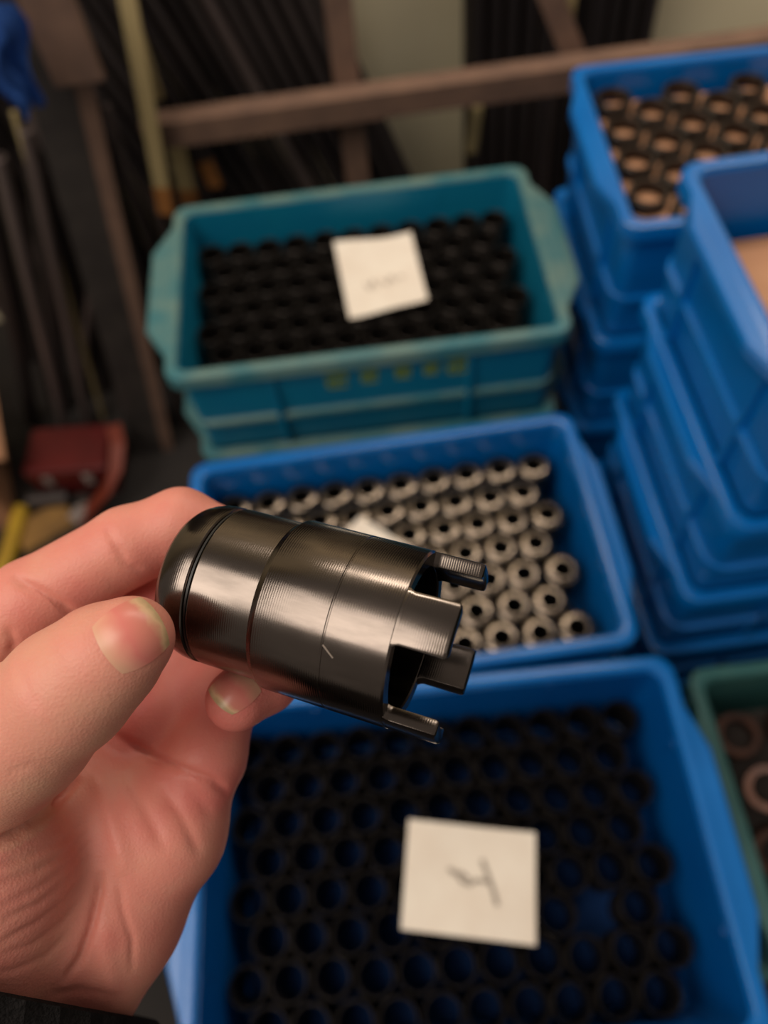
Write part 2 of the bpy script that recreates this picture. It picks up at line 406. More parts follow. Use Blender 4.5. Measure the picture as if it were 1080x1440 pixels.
def post(x, y, z0, z1, wx, wy, dx, label, name='rack_post', mat=None, dy=0):
    bm = bmesh.new()
    th = .005
    L = [Vector((0, 0, 0)), Vector((wx, 0, 0)), Vector((wx, th, 0)), Vector((th, th, 0)), Vector((th, wy, 0)), Vector((0, wy, 0))]
    loft(bm, [L, [p + Vector((dx, dy, z1 - z0)) for p in L]], cap0=True, cap1=True)
    o = finish(name, bm, mat or M_rail, smooth=False); o.location = (x, y, z0)
    return tag(o, label, 'post')
p0 = aty(487, 110, RY + .05)
post(p0.x - .018, RY + .034, 0, 1.9, .036, .03, 0, 'brown upright steel post beside the beige wall gap, behind the rail')
pA, pB = aty(772, -10, RY + .06), aty(812, 92, RY + .06)
sl = (pA.x - pB.x) / (pA.z - pB.z)
zb = zr - .04
post(pB.x - .018 - sl * (pB.z - zb), RY + .034, zb, 1.25, .036, .025, sl * (1.25 - zb), 'brown steel brace slanting up behind the rail by the far blue crate', 'rack_brace')
# left corner post: broad angle iron
q0, q1 = aty(205, 560, 1.0), aty(92, 110, 1.0)
sl = (q1.x - q0.x) / (q1.z - q0.z)
pst = post(q0.x - .045 - sl * q0.z, .975, 0, 1.5, .078, .05, sl * 1.5, 'broad dark angle-iron post with a brown edge leaning at the end of the rail', mat=M_postdark)
bm = bmesh.new(); L_ = [Vector((.060, -.004, 0)), Vector((.082, -.004, 0)), Vector((.082, -.0003, 0)), Vector((.060, -.0003, 0))]
loft(bm, [L_, [p + Vector((sl * 1.5, 0, 1.5)) for p in L_]], cap0=True, cap1=True); finish('edge_strip', bm, M_rail, pst, smooth=False)
q = aty(84, 40, .965) - pst.location
bm = bmesh.new(); box(bm, q.x - .030, q.x + .030, q.y - .012, q.y + .004, q.z - .06, q.z + .12, .003); finish('bracket', bm, M_rail, pst, smooth=False)

def bar(name, base, top, r, mat, label, cat, group, flat=None, hollow=True):
    base, top = Vector(base), Vector(top); d = top - base; L = d.length
    bm = bmesh.new(); n = 12
    if flat:
        prof = lambda z, g: [Vector((sx * (flat[0] / 2 - g), sy * (flat[1] / 2 - g), z)) for sx, sy in ((-1, -1), (1, -1), (1, 1), (-1, 1))]
        loft(bm, [prof(0, .001), prof(.002, 0), prof(L * .5, 0), prof(L - .002, 0), prof(L, .001)], cap0=True, cap1=True)
    else:
        loft(bm, [ringpts(r - .001, 0, n), ringpts(r, .001, n), ringpts(r, L - .001, n), ringpts(r - .001, L, n), ringpts(r * .7, L, n), ringpts(r * .7, L - .03, n)], cap0=True, cap1=True)
    o = finish(name, bm, mat); o.location = base
    zz = d.normalized(); xx = (RGT - zz * RGT.dot(zz)).normalized(); yy = zz.cross(xx)
    o.rotation_euler = Matrix([[xx[i], yy[i], zz[i]] for i in range(3)]).to_euler()
    return tag(o, label, cat, group)
rng = random.Random(11)
# left bundle: tops lean to the left, between corner post and brown post
for row in range(3):
    lean = -.32 - .02 * row
    for i in range(16):
        xr = -.36 + i * .0245 + rng.uniform(-.0008, .0008) + row * .008
        y = RY + .105 + row * .045 + rng.uniform(-.002, .002)
        r = rng.uniform(.0085, .0112)
        zt_ = 1.62 + rng.uniform(-.2, .25)
        zrail = zr
        bx = xr - lean * zrail * .55
        bar('steel_bar', (xr - lean * zrail, y - .03, 0), (xr + lean * (zt_ - zrail), y + .10, zt_), r, M_bar if rng.random() < .86 else M_bar2,
            'dark steel bar leaning left in the dense bundle between the rail and the beige wall', 'steel bar', 'bars leaning left of the beige wall gap')
# right bundle: almost upright
for row in range(3):
    for i in range(11):
        xr = .258 + i * .0285 + rng.uniform(-.0008, .0008)
        if .39 < xr < .43 and row == 0: continue
        y = RY + .265 + row * .04
        r = rng.uniform(.0085, .0112); zt_ = 1.55 + rng.uniform(-.2, .25); lean = -.02
        bar('steel_bar', (xr - lean * zr, y - .02, 0), (xr + lean * (zt_ - zr), y + .02, zt_), r * 1.15, M_bar if rng.random() < .8 else M_bar2,
            'dark steel bar standing upright between the beige wall gap and the slanting brace', 'steel bar', 'upright bars right of the beige wall gap')
# bars standing against the wall behind the corner post
for i in range(15):
    xr = -.80 + i * .0345
    bar('steel_bar', (xr + .03, 1.345, 0), (xr - .03, 1.385, 1.5 + .03 * (i % 4)), .0155, M_bar if i % 4 else M_bar2,
        'thick dark bar standing against the beige wall behind the broad angle-iron post', 'steel bar', 'thick bars behind the corner post')
# pale strips among the bars
def strip(pxa, pxb, y, wpx, label, mat=M_cream, tip=None):
    a, b = aty(*pxa, y), aty(*pxb, y)
    d = (a - b).normalized()
    sc = (b - EYE).dot(FWD) / FPX
    base = b
    o = bar('wood_strip', b, a, 0, mat, label, 'strip', None, flat=(wpx * sc, .006))
    if tip:
        bm = bmesh.new(); wv = wpx * sc / 2 + .0006
        loft(bm, [[Vector((sx * wv, sy * .0038, z)) for sx, sy in ((-1, -1), (1, -1), (1, 1), (-1, 1))] for z in (0, .045)], cap0=True, cap1=True)
        finish('painted_tip', bm, tip, o, smooth=False)
    return o
strip((172, -40), (234, 300), RY - .03, 20, 'long pale wooden strip leaning past the left end of the rail', tip=M_orange)
strip((158, -60), (222, 140), RY + .01, 16, 'short pale strip behind the long pale wooden strip', )
strip((240, 180), (272, 300), RY + .045, 22, 'pale wide strip under the rail behind the teal crate', tip=M_orange)
strip((272, 190), (303, 262), RY + .05, 18, 'dark strip with an orange painted end under the rail', mat=M_bar, tip=M_orange)
strip((425, -30), (470, 115), RY + .30, 34, 'broad pale strip standing between the leaning bars and the brown post')
strip((672, 150), (662, 215), RY + .075, 14, 'narrow pale strip among the upright bars below the rail')
strip((806, -20), (800, 30), RY + .075, 12, 'narrow pale strip above the rail by the brace')

# rods standing at the left in front of the corner post
left_rods = [((0, 225), (52, 440), 16, M_bar2), ((38, 190), (108, 520), 14, M_bar2), ((20, 160), (70, 330), 8, M_cream), ((-30, 200), (40, 560), 20, M_bar),
             ((60, 330), (92, 590), 18, M_bar), ((134, 350), (126, 430), 13, M_bar2), ((118, 150), (165, 300), 15, M_bar2), ((130, 160), (180, 330), 12, M_bar),
             ((150, 150), (196, 300), 9, M_bar2), ((70, 300), (150, 560), 22, M_bar), ((110, 380), (190, 590), 20, M_bar), ((-10, 330), (90, 640), 26, M_bar), ((150, 320), (225, 580), 18, M_bar), ((60, 20), (140, 330), 26, M_bar), ((-20, 120), (40, 400), 22, M_bar)]
for i, (a, b, wpx, m) in enumerate(left_rods):
    y = (1.04 + (i % 6) * .02) if i < 9 else (1.165 + ((i - 9) * 2 % 5) * .033)
    A, B = aty(*a, y), aty(*b, y)
    d = (B - A); t = (-A.z) / d.z
    Bf = A + d * t                                # run down to the floor
    sc = (B - EYE).dot(FWD) / FPX
    if m is M_bar2 or m is M_cream:
        lab = 'grey steel rod leaning beside the broad angle-iron post' if m is M_bar2 else 'thin pale rod leaning beside the broad angle-iron post'
        grp = 'grey rods by the corner post'
    else: lab, grp = 'thick black bar standing behind the grey rods by the broad angle-iron post', 'black bars by the corner post'
    bar('steel_rod', Bf, A + (A - B) * (.25 if m is M_bar else .02), wpx * sc / 2, m, lab, 'steel rod', grp)

# blue cloth slung over the top of the rods, left edge
bm = bmesh.new()
c0 = aty(2, 85, .9); sc = (c0 - EYE).dot(FWD) / FPX
nu, nv = 26, 22
g = []
for j in range(nv + 1):
    row = []
    for i in range(nu + 1):
        u, v = i / nu, j / nv
        wdt = (40 + 14 * math.sin(3.1 * v + .6)) * sc * (1 - .35 * v)
        x = (u - .5) * 2 * wdt + .006 * math.sin(9 * v)
        z = (.5 - v) * 150 * sc + .006 * math.sin(8 * u + 2)
        y = -.022 * math.cos((u - .5) * 3.0) + .007 * math.sin(13 * u + 5 * v) + .004 * math.sin(24 * u - 9 * v) + .03 * (v - .3) ** 2
        row.append(bm.verts.new((x, y, z)))
    g.append(row)
for j in range(nv):
    for i in range(nu): bm.faces.new((g[j][i], g[j][i + 1], g[j + 1][i + 1], g[j + 1][i]))
bmesh.ops.solidify(bm, geom=bm.faces[:], thickness=.003)
o = finish('cloth', bm, M_cloth); o.location = c0; tag(o, 'crumpled blue cloth hung over the rods beside the angle-iron post', 'cloth')

# ------------------------------------------------------------------ litter on the floor at the left
def floor_at(px, py, z=0): return atz(px, py, z)
# cardboard carton with open flap
c = floor_at(-30, 640, .15)
root = empty('cardboard_box', (c.x - .105, c.y + .02, 0), .25)
bm = bmesh.new()
loft(bm, [rrect(.09, .11, 0, .003, 1), rrect(.09, .11, .2, .003, 1), rrect(.087, .107, .2, .003, 1), rrect(.087, .107, .003, .003, 1)], cap0=True, cap1=True)
finish('carton_wall', bm, M_card, root, smooth=False)
bm = bmesh.new(); box(bm, -.085, .085, 0, .003, 0, .11); f = finish('flap', bm, M_card, root, smooth=False); f.location = (0, .107, .2); f.rotation_euler = (-.5, 0, 0)
bm = bmesh.new(); box(bm, 0, .003, -.1, .1, 0, .07); f = finish('flap', bm, M_card, root, smooth=False); f.location = (.0875, 0, .2); f.rotation_euler = (0, 1.9, 0)
tag(root, 'open tan cardboard box on the floor below the rods', 'box')
# red tool case with an orange-red carrying strap
c = floor_at(92, 640, .1)
root = empty('tool_case', (c.x, c.y + .02, 0), -.08)
bm = bmesh.new(); loft(bm, [rrect(.078, .05, 0, .008), rrect(.08, .052, .003, .01), rrect(.08, .052, .066, .01)], cap0=True, cap1=True); finish('case_body', bm, M_red, root)
bm = bmesh.new(); loft(bm, [rrect(.082, .054, .066, .01), rrect(.082, .054, .092, .01), rrect(.077, .049, .098, .01)], cap0=True, cap1=True); lid_ = finish('lid', bm, M_red, root)
for sx in (-.04, .04):
    bm = bmesh.new(); box(bm, sx - .009, sx + .009, -.058, -.052, .052, .08, .0015); finish('latch', bm, M_rag, lid_, smooth=False)
tag(root, 'dark red tool case on the floor below the grey rods', 'case')
pts = [floor_at(160, 598, .12), floor_at(166, 625, .115), floor_at(163, 660, .10), floor_at(150, 690, .07), floor_at(130, 712, .03), floor_at(112, 735, .006)]
bm = bmesh.new(); sweep(bm, pts, [(-.014, -.002), (.014, -.002), (.014, .002), (-.014, .002)]); o = finish('plastic_strap', bm, M_orred, smooth=False)
tag(o, 'orange-red plastic strap curving down beside the red tool case', 'strap')
# black pipe offcut, ochre carton scrap, yellow hose, grey rag, pink tag
a, b = floor_at(42, 704, .02), floor_at(98, 698, .02)
bar('pipe_offcut', a, b, .018, M_bar, 'short black pipe offcut lying in front of the red tool case', 'pipe', None)
c = floor_at(62, 738, .01)
bm = bmesh.new(); box(bm, -.055, .055, -.035, .035, 0, .012, .002); o = finish('carton_scrap', bm, M_ochre, smooth=False); o.location = (c.x, c.y, 0); o.rotation_euler = (0, 0, .5)
tag(o, 'flat ochre carton scrap on the floor beside the yellow hose', 'cardboard')
c = floor_at(95, 690, .01)
bm = bmesh.new(); box(bm, -.06, .05, -.025, .025, 0, .01, .002); o = finish('carton_scrap', bm, M_card2, smooth=False); o.location = (c.x, c.y, 0); o.rotation_euler = (0, 0, -.2)
tag(o, 'dark brown carton scrap on the floor in front of the tool case', 'cardboard')
pts = [floor_at(30, 715, .016), floor_at(22, 745, .016), floor_at(10, 785, .016), floor_at(-5, 820, .016)]
bm = bmesh.new(); sweep(bm, pts, circ(.016, 12)); o = finish('hose', bm, M_yellow); tag(o, 'yellow hose curling on the floor by the ochre carton scrap', 'hose')
c = floor_at(114, 722, .012); bm = bmesh.new()
bmesh.ops.create_icosphere(bm, subdivisions=3, radius=.02)
for v in bm.verts:
    k = 1 + .25 * math.sin(260 * v.co.x + 3) * math.sin(230 * v.co.y) + .15 * math.sin(400 * v.co.z + 100 * v.co.x)
    v.co *= k; v.co.z *= .6
o = finish('rag', bm, M_rag); o.location = (c.x, c.y, .012); tag(o, 'small crumpled grey rag at the lower end of the orange-red strap', 'rag')

# ------------------------------------------------------------------ the held steel sleeve
M_part = material('black_oxide_machined', (108, 99, 93), .21, metal=1.0, col2=(84, 77, 72), scale=260, amt=.25, detail=6, stretch=(1, 1, .25), rvar=.07)
def part_nodes(m):
    nt = m.node_tree; b = nt.nodes['Principled BSDF']
    tc = nt.nodes.new('ShaderNodeTexCoord')
    # fine turning marks: rings along the axis
    wv = nt.nodes.new('ShaderNodeTexWave'); wv.bands_direction = 'Z'; wv.inputs['Scale'].default_value = 700; wv.inputs['Distortion'].default_value = 1.5; wv.inputs['Detail'].default_value = 2
    wv.inputs['Detail Scale'].default_value = 2.0
    nt.links.new(tc.outputs['Object'], wv.inputs['Vector'])
    no = nt.nodes.new('ShaderNodeTexNoise'); no.inputs['Scale'].default_value = 900; no.inputs['Detail'].default_value = 4
    nt.links.new(tc.outputs['Object'], no.inputs['Vector'])
    mx = nt.nodes.new('ShaderNodeMath'); mx.operation = 'ADD'
    mu = nt.nodes.new('ShaderNodeMath'); mu.operation = 'MULTIPLY'; mu.inputs[1].default_value = .5
    nt.links.new(no.outputs['Fac'], mu.inputs[0]); nt.links.new(wv.outputs['Fac'], mx.inputs[0]); nt.links.new(mu.outputs[0], mx.inputs[1])
    bp = nt.nodes.new('ShaderNodeBump'); bp.inputs['Strength'].default_value = .3; bp.inputs['Distance'].default_value = .00002
    nt.links.new(mx.outputs[0], bp.inputs['Height']); nt.links.new(bp.outputs[0], b.inputs['Normal'])
part_nodes(M_part)
M_edge = material('bare_bright_edge', (190, 176, 164), .35, metal=.9)
M_dark = material('groove_black', (12, 11, 11), .5)
AX = np.array([.93205756, .22264042, -.28583204]); PC = np.array([5.819632, 23.8537, 144.0987])
AX /= np.linalg.norm(AX)
E1 = np.cross(AX, [0, 0, 1.]); E1 /= np.linalg.norm(E1); E2 = np.cross(AX, E1)
def cvdir(v): return RGT * v[0] - UPV * v[1] + FWD * v[2]
ax_w, e1_w, e2_w = cvdir(AX), cvdir(E1), cvdir(E2)
PM = Matrix.Identity(4)
# local x = e1, local y = e2 (or its mirror so that the frame is right-handed), local z = axis
hand_sign = 1 if e1_w.cross(e2_w).dot(ax_w) > 0 else -1
for i in range(3):
    PM[i][0] = e1_w[i]; PM[i][1] = hand_sign * e2_w[i]; PM[i][2] = ax_w[i]; PM[i][3] = cvw(PC)[i]
held = empty('steel_sleeve'); held.matrix_world = PM
tag(held, 'dark machined steel sleeve with four end teeth, held between thumb and fingers', 'steel sleeve')
RO, RI, NS = .017, .0139, 144
R1 = .0160
prof = [(.0080, -.0488), (.0108, -.0488), (.0124, -.0485), (.0137, -.0478), (.0147, -.0466), (.0154, -.0451), (.01585, -.0434), (R1, -.0418), (R1, -.0408), (R1 - .0003, -.04055), (R1 - .0007, -.0404), (R1 - .0007, -.0398), (R1 - .0001, -.0395), (R1, -.0393), (R1, -.0268), (R1 + .0001, -.0266),
        (RO - .0001, -.0256), (RO, -.0253), (RO, -.01225), (RO - .00012, -.0121), (RO - .00012, -.0119), (RO, -.01175), (RO, -.0004), (RO - .0004, 0), (RI + .0003, 0), (RI, -.0003), (RI, -.040), (.0080, -.0402)]
bm = bmesh.new(); loft(bm, [ringpts(r, z, NS) for r, z in prof], closed=True)
finish('sleeve_body', bm, M_part, held, angle=25)
# black seal in the groove
bm = bmesh.new(); loft(bm, [ringpts(r, z, NS) for r, z in ((R1 - .0012, -.04035), (R1 - .00035, -.0403), (R1 - .00035, -.0399), (R1 - .0012, -.03985))], closed=True)
finish('groove_seal', bm, M_dark, held)
def tooth(center, width=34, L=.0095):
    bm = bmesh.new(); n = 10; loops = []
    ro, ri = RO - .0001, RI + .0001
    def ang(k, shrink=0): return math.radians(center + (-(width / 2) + shrink) + (width - 2 * shrink) * k / n) * hand_sign
    def sec(z, sh, dr):
        o_ = [Vector(((ro - dr) * math.cos(ang(k, sh)), (ro - dr) * math.sin(ang(k, sh)), z)) for k in range(n + 1)]
        i_ = [Vector(((ri + dr) * math.cos(ang(k, sh)), (ri + dr) * math.sin(ang(k, sh)), z)) for k in range(n, -1, -1)]
        return o_ + i_
    loft(bm, [sec(-.0006, -2.2, 0), sec(.0002, -1.6, 0), sec(.0006, -.5, 0), sec(.0012, 0, 0), sec(L - .0007, 0, 0), sec(L - .0002, .5, .00012), sec(L, 1.6, .0005)], cap0=True, cap1=True)
    bmesh.ops.recalc_face_normals(bm, faces=bm.faces)
    es = [e for e in bm.edges if len(e.link_faces) == 2 and e.calc_face_angle(0) > math.radians(60)]
    bmesh.ops.bevel(bm, geom=es, offset=.00022, segments=2, affect='EDGES', profile=.5)
    return finish('tooth', bm, M_part, held, angle=40)
for ca in (70.5, 159, 249, 340): tooth(ca)
# small bright nick on the turned line
bm = bmesh.new()
nk = []
for k in range(9):
    t = k / 8; s = -.0118 + .0022 * t; a = math.radians(99 + 6 * t) * hand_sign
    nk.append(Vector(((RO + .0000) * math.cos(a), (RO + .0000) * math.sin(a), s)))
sweep(bm, nk, circ(.00017, 8), up=Vector((0, .9, .1))); finish('nick', bm, M_edge, held)

# ------------------------------------------------------------------ the hand (one continuous surface)
def chain(pts): return [(lens(a, b, d), r) for a, b, d, r in pts]
THUMB = chain([(186, 897, 134, 7.3), (148, 925, 135, 9.3), (98, 968, 137, 10.9), (30, 1030, 142, 12.4), (-40, 1095, 151, 14.6), (-95, 1290, 164, 19)])
INDEX = chain([(312, 750, 175, 6.2), (255, 738, 175, 8.2), (180, 768, 174, 8.8), (45, 848, 172, 9.7), (-30, 905, 172, 10.5), (-120, 970, 176, 12.5)])
MIDDLE = chain([(333, 984, 160, 6.5), (372, 955, 167, 7.2), (412, 915, 178, 7.8), (330, 850, 192, 9.5), (165, 850, 190, 10.5), (-20, 1020, 186, 12)])
RING = chain([(238, 925, 188, 9.5), (300, 960, 182, 8.8), (225, 1010, 181, 10), (120, 1085, 185, 11.5)])
LITTLE = chain([(318, 985, 176, 7.4), (291, 1062, 171, 8.2), (225, 1140, 177, 10)])
PALM = [chain([(207, 1190, 172, 14.8), (152, 1285, 172, 16), (86, 1395, 172, 16.6)]), chain([(100, 1130, 176, 14), (20, 1380, 175, 19)]), chain([(-20, 1225, 154, 17.5), (-40, 1330, 160, 20), (-60, 1400, 170, 20)]),
        chain([(110, 1102, 174, 10.8), (200, 1142, 172, 10.2), (250, 1166, 170, 8.4)]), chain([(-120, 970, 178, 12.5), (-20, 1025, 186, 12), (110, 1100, 187, 11.5), (215, 1160, 180, 10.5)]),
        chain([(289, 1078, 173, 7.5), (250, 1168, 171, 8.6)]), chain([(20, 1400, 178, 21), (-20, 1560, 184, 25), (-60, 1700, 190, 27)]), chain([(-95, 1290, 165, 19), (-60, 1500, 182, 24)]), chain([(-120, 980, 180, 12), (-70, 1250, 176, 17), (40, 1250, 181, 15)])]
def seg_sdf(P, a, ra, b, rb):
    ab = b - a; L2 = float(ab @ ab)
    h = np.clip(((P[..., 0] - a[0]) * ab[0] + (P[..., 1] - a[1]) * ab[1] + (P[..., 2] - a[2]) * ab[2]) / L2, 0, 1)
    dx = P[..., 0] - a[0] - h * ab[0]; dy = P[..., 1] - a[1] - h * ab[1]; dz = P[..., 2] - a[2] - h * ab[2]
    return np.sqrt(dx * dx + dy * dy + dz * dz) - (ra + (rb - ra) * h)
def smin(a, b, k):
    h = np.clip(k - np.abs(a - b), 0, None) / k
    return np.minimum(a, b) - h * h * k * .25
def chain_sdf(P, ch, k=1.5):
    d = None
    for (a, ra), (b, rb) in zip(ch[:-1], ch[1:]):
        s = seg_sdf(P, a, ra, b, rb)
        d = s if d is None else smin(d, s, k)
    return d
def hand_sdf(P):
    d = None
    for ch in PALM:
        s = chain_sdf(P, ch, 4)
        d = s if d is None else smin(d, s, 7)
    th = chain_sdf(P, THUMB, 3)
    d = smin(d, th, 4)
    d = smin(d, chain_sdf(P, INDEX, 2), 3)
    fr = smin(chain_sdf(P, RING, 3), chain_sdf(P, LITTLE, 3), 5)
    d = smin(d, fr, 3.2)
    d = smin(d, chain_sdf(P, MIDDLE, 2), .8)
    return d
def surface_nets(sd, org, h):
    nx, ny, nz = sd.shape
    ins = sd < 0
    c = np.zeros((nx - 1, ny - 1, nz - 1), np.uint8)
    for i in (0, 1):
        for j in (0, 1):
            for k in (0, 1): c += ins[i:nx - 1 + i, j:ny - 1 + j, k:nz - 1 + k]
    act = (c > 0) & (c < 8)
    idx = np.argwhere(act); ids = -np.ones(act.shape, np.int64); ids[act] = np.arange(len(idx))
    acc = np.zeros((len(idx), 3)); cnt = np.zeros(len(idx))
    cor = [(i, j, k) for i in (0, 1) for j in (0, 1) for k in (0, 1)]
    for a in cor:
        for ax in range(3):
            if a[ax]: continue
            b = list(a); b[ax] = 1
            va = sd[idx[:, 0] + a[0], idx[:, 1] + a[1], idx[:, 2] + a[2]]; vb = sd[idx[:, 0] + b[0], idx[:, 1] + b[1], idx[:, 2] + b[2]]
            m = (va < 0) != (vb < 0)
            t = np.where(m, va / np.where(va == vb, 1, va - vb), 0)
            p = np.tile(np.array(a, float), (len(idx), 1)); p[:, ax] += t
            acc[m] += p[m]; cnt[m] += 1
    V = (idx + acc / cnt[:, None]) * h + org
    F = []
    for ax in range(3):
        o1, o2 = [(1, 2), (2, 0), (0, 1)][ax]
        sl0 = [slice(None)] * 3; sl1 = [slice(None)] * 3
        sl0[ax] = slice(0, -1); sl1[ax] = slice(1, None)
        A, B = ins[tuple(sl0)], ins[tuple(sl1)]
        e = np.argwhere(A != B)
        e = e[(e[:, o1] > 0) & (e[:, o2] > 0) & (e[:, o1] < sd.shape[o1] - 1) & (e[:, o2] < sd.shape[o2] - 1)]
        q = []
        for d1, d2 in ((-1, -1), (0, -1), (0, 0), (-1, 0)):
            cc = e.copy(); cc[:, o1] += d1; cc[:, o2] += d2
            q.append(ids[cc[:, 0], cc[:, 1], cc[:, 2]])
        q = np.stack(q, 1)
        flip = ~A[e[:, 0], e[:, 1], e[:, 2]]
        q[flip] = q[flip][:, ::-1]
        F.append(q)
    return V, np.concatenate(F)
HRES = .6
lo = np.array([-140., -14, 118]); hi = np.array([-14., 160, 214])
gx = np.arange(lo[0], hi[0], HRES, dtype=np.float32); gy = np.arange(lo[1], hi[1], HRES, dtype=np.float32); gz = np.arange(lo[2], hi[2], HRES, dtype=np.float32)
G = np.stack(np.meshgrid(gx, gy, gz, indexing='ij'), -1)
sd = hand_sdf(G)
# keep the surface from growing past the grid: close it off at the forearm and arm side
sd = np.maximum(sd, np.maximum(G[..., 1] - (hi[1] - 2.5), (lo[0] + 2.5) - G[..., 0]))
del G
HV, HF = surface_nets(sd, lo, HRES)
eps = .4
def grad(V):
    g = np.stack([hand_sdf(V + np.eye(3)[i] * eps) - hand_sdf(V - np.eye(3)[i] * eps) for i in range(3)], -1)
    return g / (np.linalg.norm(g, axis=1, keepdims=True) + 1e-9)
HN = grad(HV)
PXY = np.stack([540 + FPX * HV[:, 0] / HV[:, 2], 720 + FPX * HV[:, 1] / HV[:, 2]], -1)
facing = np.clip((-(HN * HV).sum(1) / np.linalg.norm(HV, axis=1)) * 2, 0, 1)
def polydist(P, line):
    d = np.full(len(P), 1e9); tt = np.zeros(len(P)); n = len(line) - 1
    for i in range(n):
        a, b = np.array(line[i], float), np.array(line[i + 1], float); ab = b - a
        h = np.clip(((P - a) @ ab) / (ab @ ab), 0, 1); q = np.linalg.norm(P - a - h[:, None] * ab, axis=1)
        m = q < d; d[m] = q[m]; tt[m] = (i + h[m]) / n
    return d, tt
# creases: pixel path, depth mm (negative = ridge), half width px, depth range of the skin they lie on
CREASES = [([(16, 810), (60, 835), (112, 868)], 1.3, 7, 155, 190), ([(148, 738), (160, 762), (182, 792)], .5, 5, 155, 190), ([(158, 765), (176, 792), (202, 802)], .35, 5, 155, 190),
           ([(150, 1028), (215, 1065), (260, 1085), (300, 1100), (324, 1117)], 1.3, 6, 150, 190),
           ([(110, 1092), (80, 1130), (52, 1156), (28, 1172), (-30, 1196)], 2.2, 6, 125, 190),
           ([(142, 1225), (138, 1260), (128, 1305), (112, 1350), (88, 1385)], 1.3, 5.5, 140, 190), ([(165, 1230), (172, 1280), (186, 1320), (186, 1370)], .5, 5, 140, 190),
           ([(130, 1080), (146, 1120), (165, 1180), (178, 1230)], -.7, 12, 140, 190), ([(175, 1085), (205, 1140), (235, 1200)], .5, 10, 140, 190), ([(225, 1100), (262, 1160), (282, 1205)], .45, 8, 140, 190),
           ([(150, 1290), (148, 1340), (160, 1400)], -.5, 14, 140, 190), ([(255, 1090), (300, 1150)], .3, 8, 140, 190),
           ([(128, 1165), (95, 1200), (50, 1225), (0, 1240)], .6, 4.2, 130, 190), ([(130, 1180), (100, 1215), (55, 1250), (0, 1275)], .55, 4.2, 130, 190), ([(128, 1200), (95, 1240), (55, 1272), (0, 1295)], .6, 4.2, 130, 190),
           ([(122, 1230), (90, 1270), (50, 1300), (0, 1325)], .55, 4.2, 130, 190), ([(115, 1265), (85, 1300), (45, 1330), (0, 1342)], .4, 4.2, 130, 190), ([(100, 1310), (65, 1345), (20, 1365), (-20, 1370)], .35, 4.2, 130, 190), ([(128, 1150), (90, 1180), (40, 1205), (0, 1215)], .4, 4.2, 130, 190),
           ([(20, 935), (38, 965), (52, 1000)], .22, 5, 118, 140), ([(5, 1090), (45, 1075), (80, 1085)], .15, 6, 118, 150), ([(10, 880), (20, 905), (14, 920)], .5, 6, 150, 190),
           ([(70, 1400), (110, 1392), (170, 1402)], .4, 5, 130, 190)]
disp = np.zeros(len(HV))
for line, dep, wpx, d0, d1 in CREASES:
    d, t = polydist(PXY, line)
    fade = np.clip(np.minimum(t, 1 - t) * 5, 0, 1) ** .7
    m = (HV[:, 2] > d0) & (HV[:, 2] < d1)
    disp -= np.where(m, dep * np.exp(-(d / wpx) ** 2) * fade, 0)
HV2 = HV + HN * (disp * facing)[:, None]
M_skin = bpy.data.materials.new('skin'); M_skin.use_nodes = True
nt = M_skin.node_tree; b = nt.nodes['Principled BSDF']
at = nt.nodes.new('ShaderNodeAttribute'); at.attribute_name = 'flush'
tc = nt.nodes.new('ShaderNodeTexCoord')
n1 = nt.nodes.new('ShaderNodeTexNoise'); n1.inputs['Scale'].default_value = 90; n1.inputs['Detail'].default_value = 5
nt.links.new(tc.outputs['Object'], n1.inputs['Vector'])
ad = nt.nodes.new('ShaderNodeMath'); ad.operation = 'ADD'; sb = nt.nodes.new('ShaderNodeMath'); sb.operation = 'MULTIPLY_ADD'
sb.inputs[1].default_value = .9; sb.inputs[2].default_value = -.45
nt.links.new(n1.outputs['Fac'], sb.inputs[0]); nt.links.new(sb.outputs[0], ad.inputs[0]); nt.links.new(at.outputs['Fac'], ad.inputs[1])
rp = nt.nodes.new('ShaderNodeValToRGB'); rp.color_ramp.elements[0].color = lin((206, 156, 130)); rp.color_ramp.elements[1].color = lin((200, 108, 100))
e_ = rp.color_ramp.elements.new(.5); e_.color = lin((208, 134, 118))
nt.links.new(ad.outputs[0], rp.inputs[0]); nt.links.new(rp.outputs[0], b.inputs['Base Color'])
b.inputs['Roughness'].default_value = .5; b.inputs['Specular IOR Level'].default_value = .35
b.inputs['Subsurface Weight'].default_value = .14; b.inputs['Subsurface Radius'].default_value = (1, .35, .2); b.inputs['Subsurface Scale'].default_value = .003
vo = nt.nodes.new('ShaderNodeTexVoronoi'); vo.inputs['Scale'].default_value = 1900; nt.links.new(tc.outputs['Object'], vo.inputs['Vector'])
n2 = nt.nodes.new('ShaderNodeTexNoise'); n2.inputs['Scale'].default_value = 1100; n2.inputs['Detail'].default_value = 6; nt.links.new(tc.outputs['Object'], n2.inputs['Vector'])
a2 = nt.nodes.new('ShaderNodeMath'); a2.operation = 'ADD'; nt.links.new(vo.outputs['Distance'], a2.inputs[0]); nt.links.new(n2.outputs['Fac'], a2.inputs[1])
bp = nt.nodes.new('ShaderNodeBump'); bp.inputs['Strength'].default_value = .4; bp.inputs['Distance'].default_value = .00014
nt.links.new(a2.outputs[0], bp.inputs['Height']); nt.links.new(bp.outputs[0], b.inputs['Normal'])

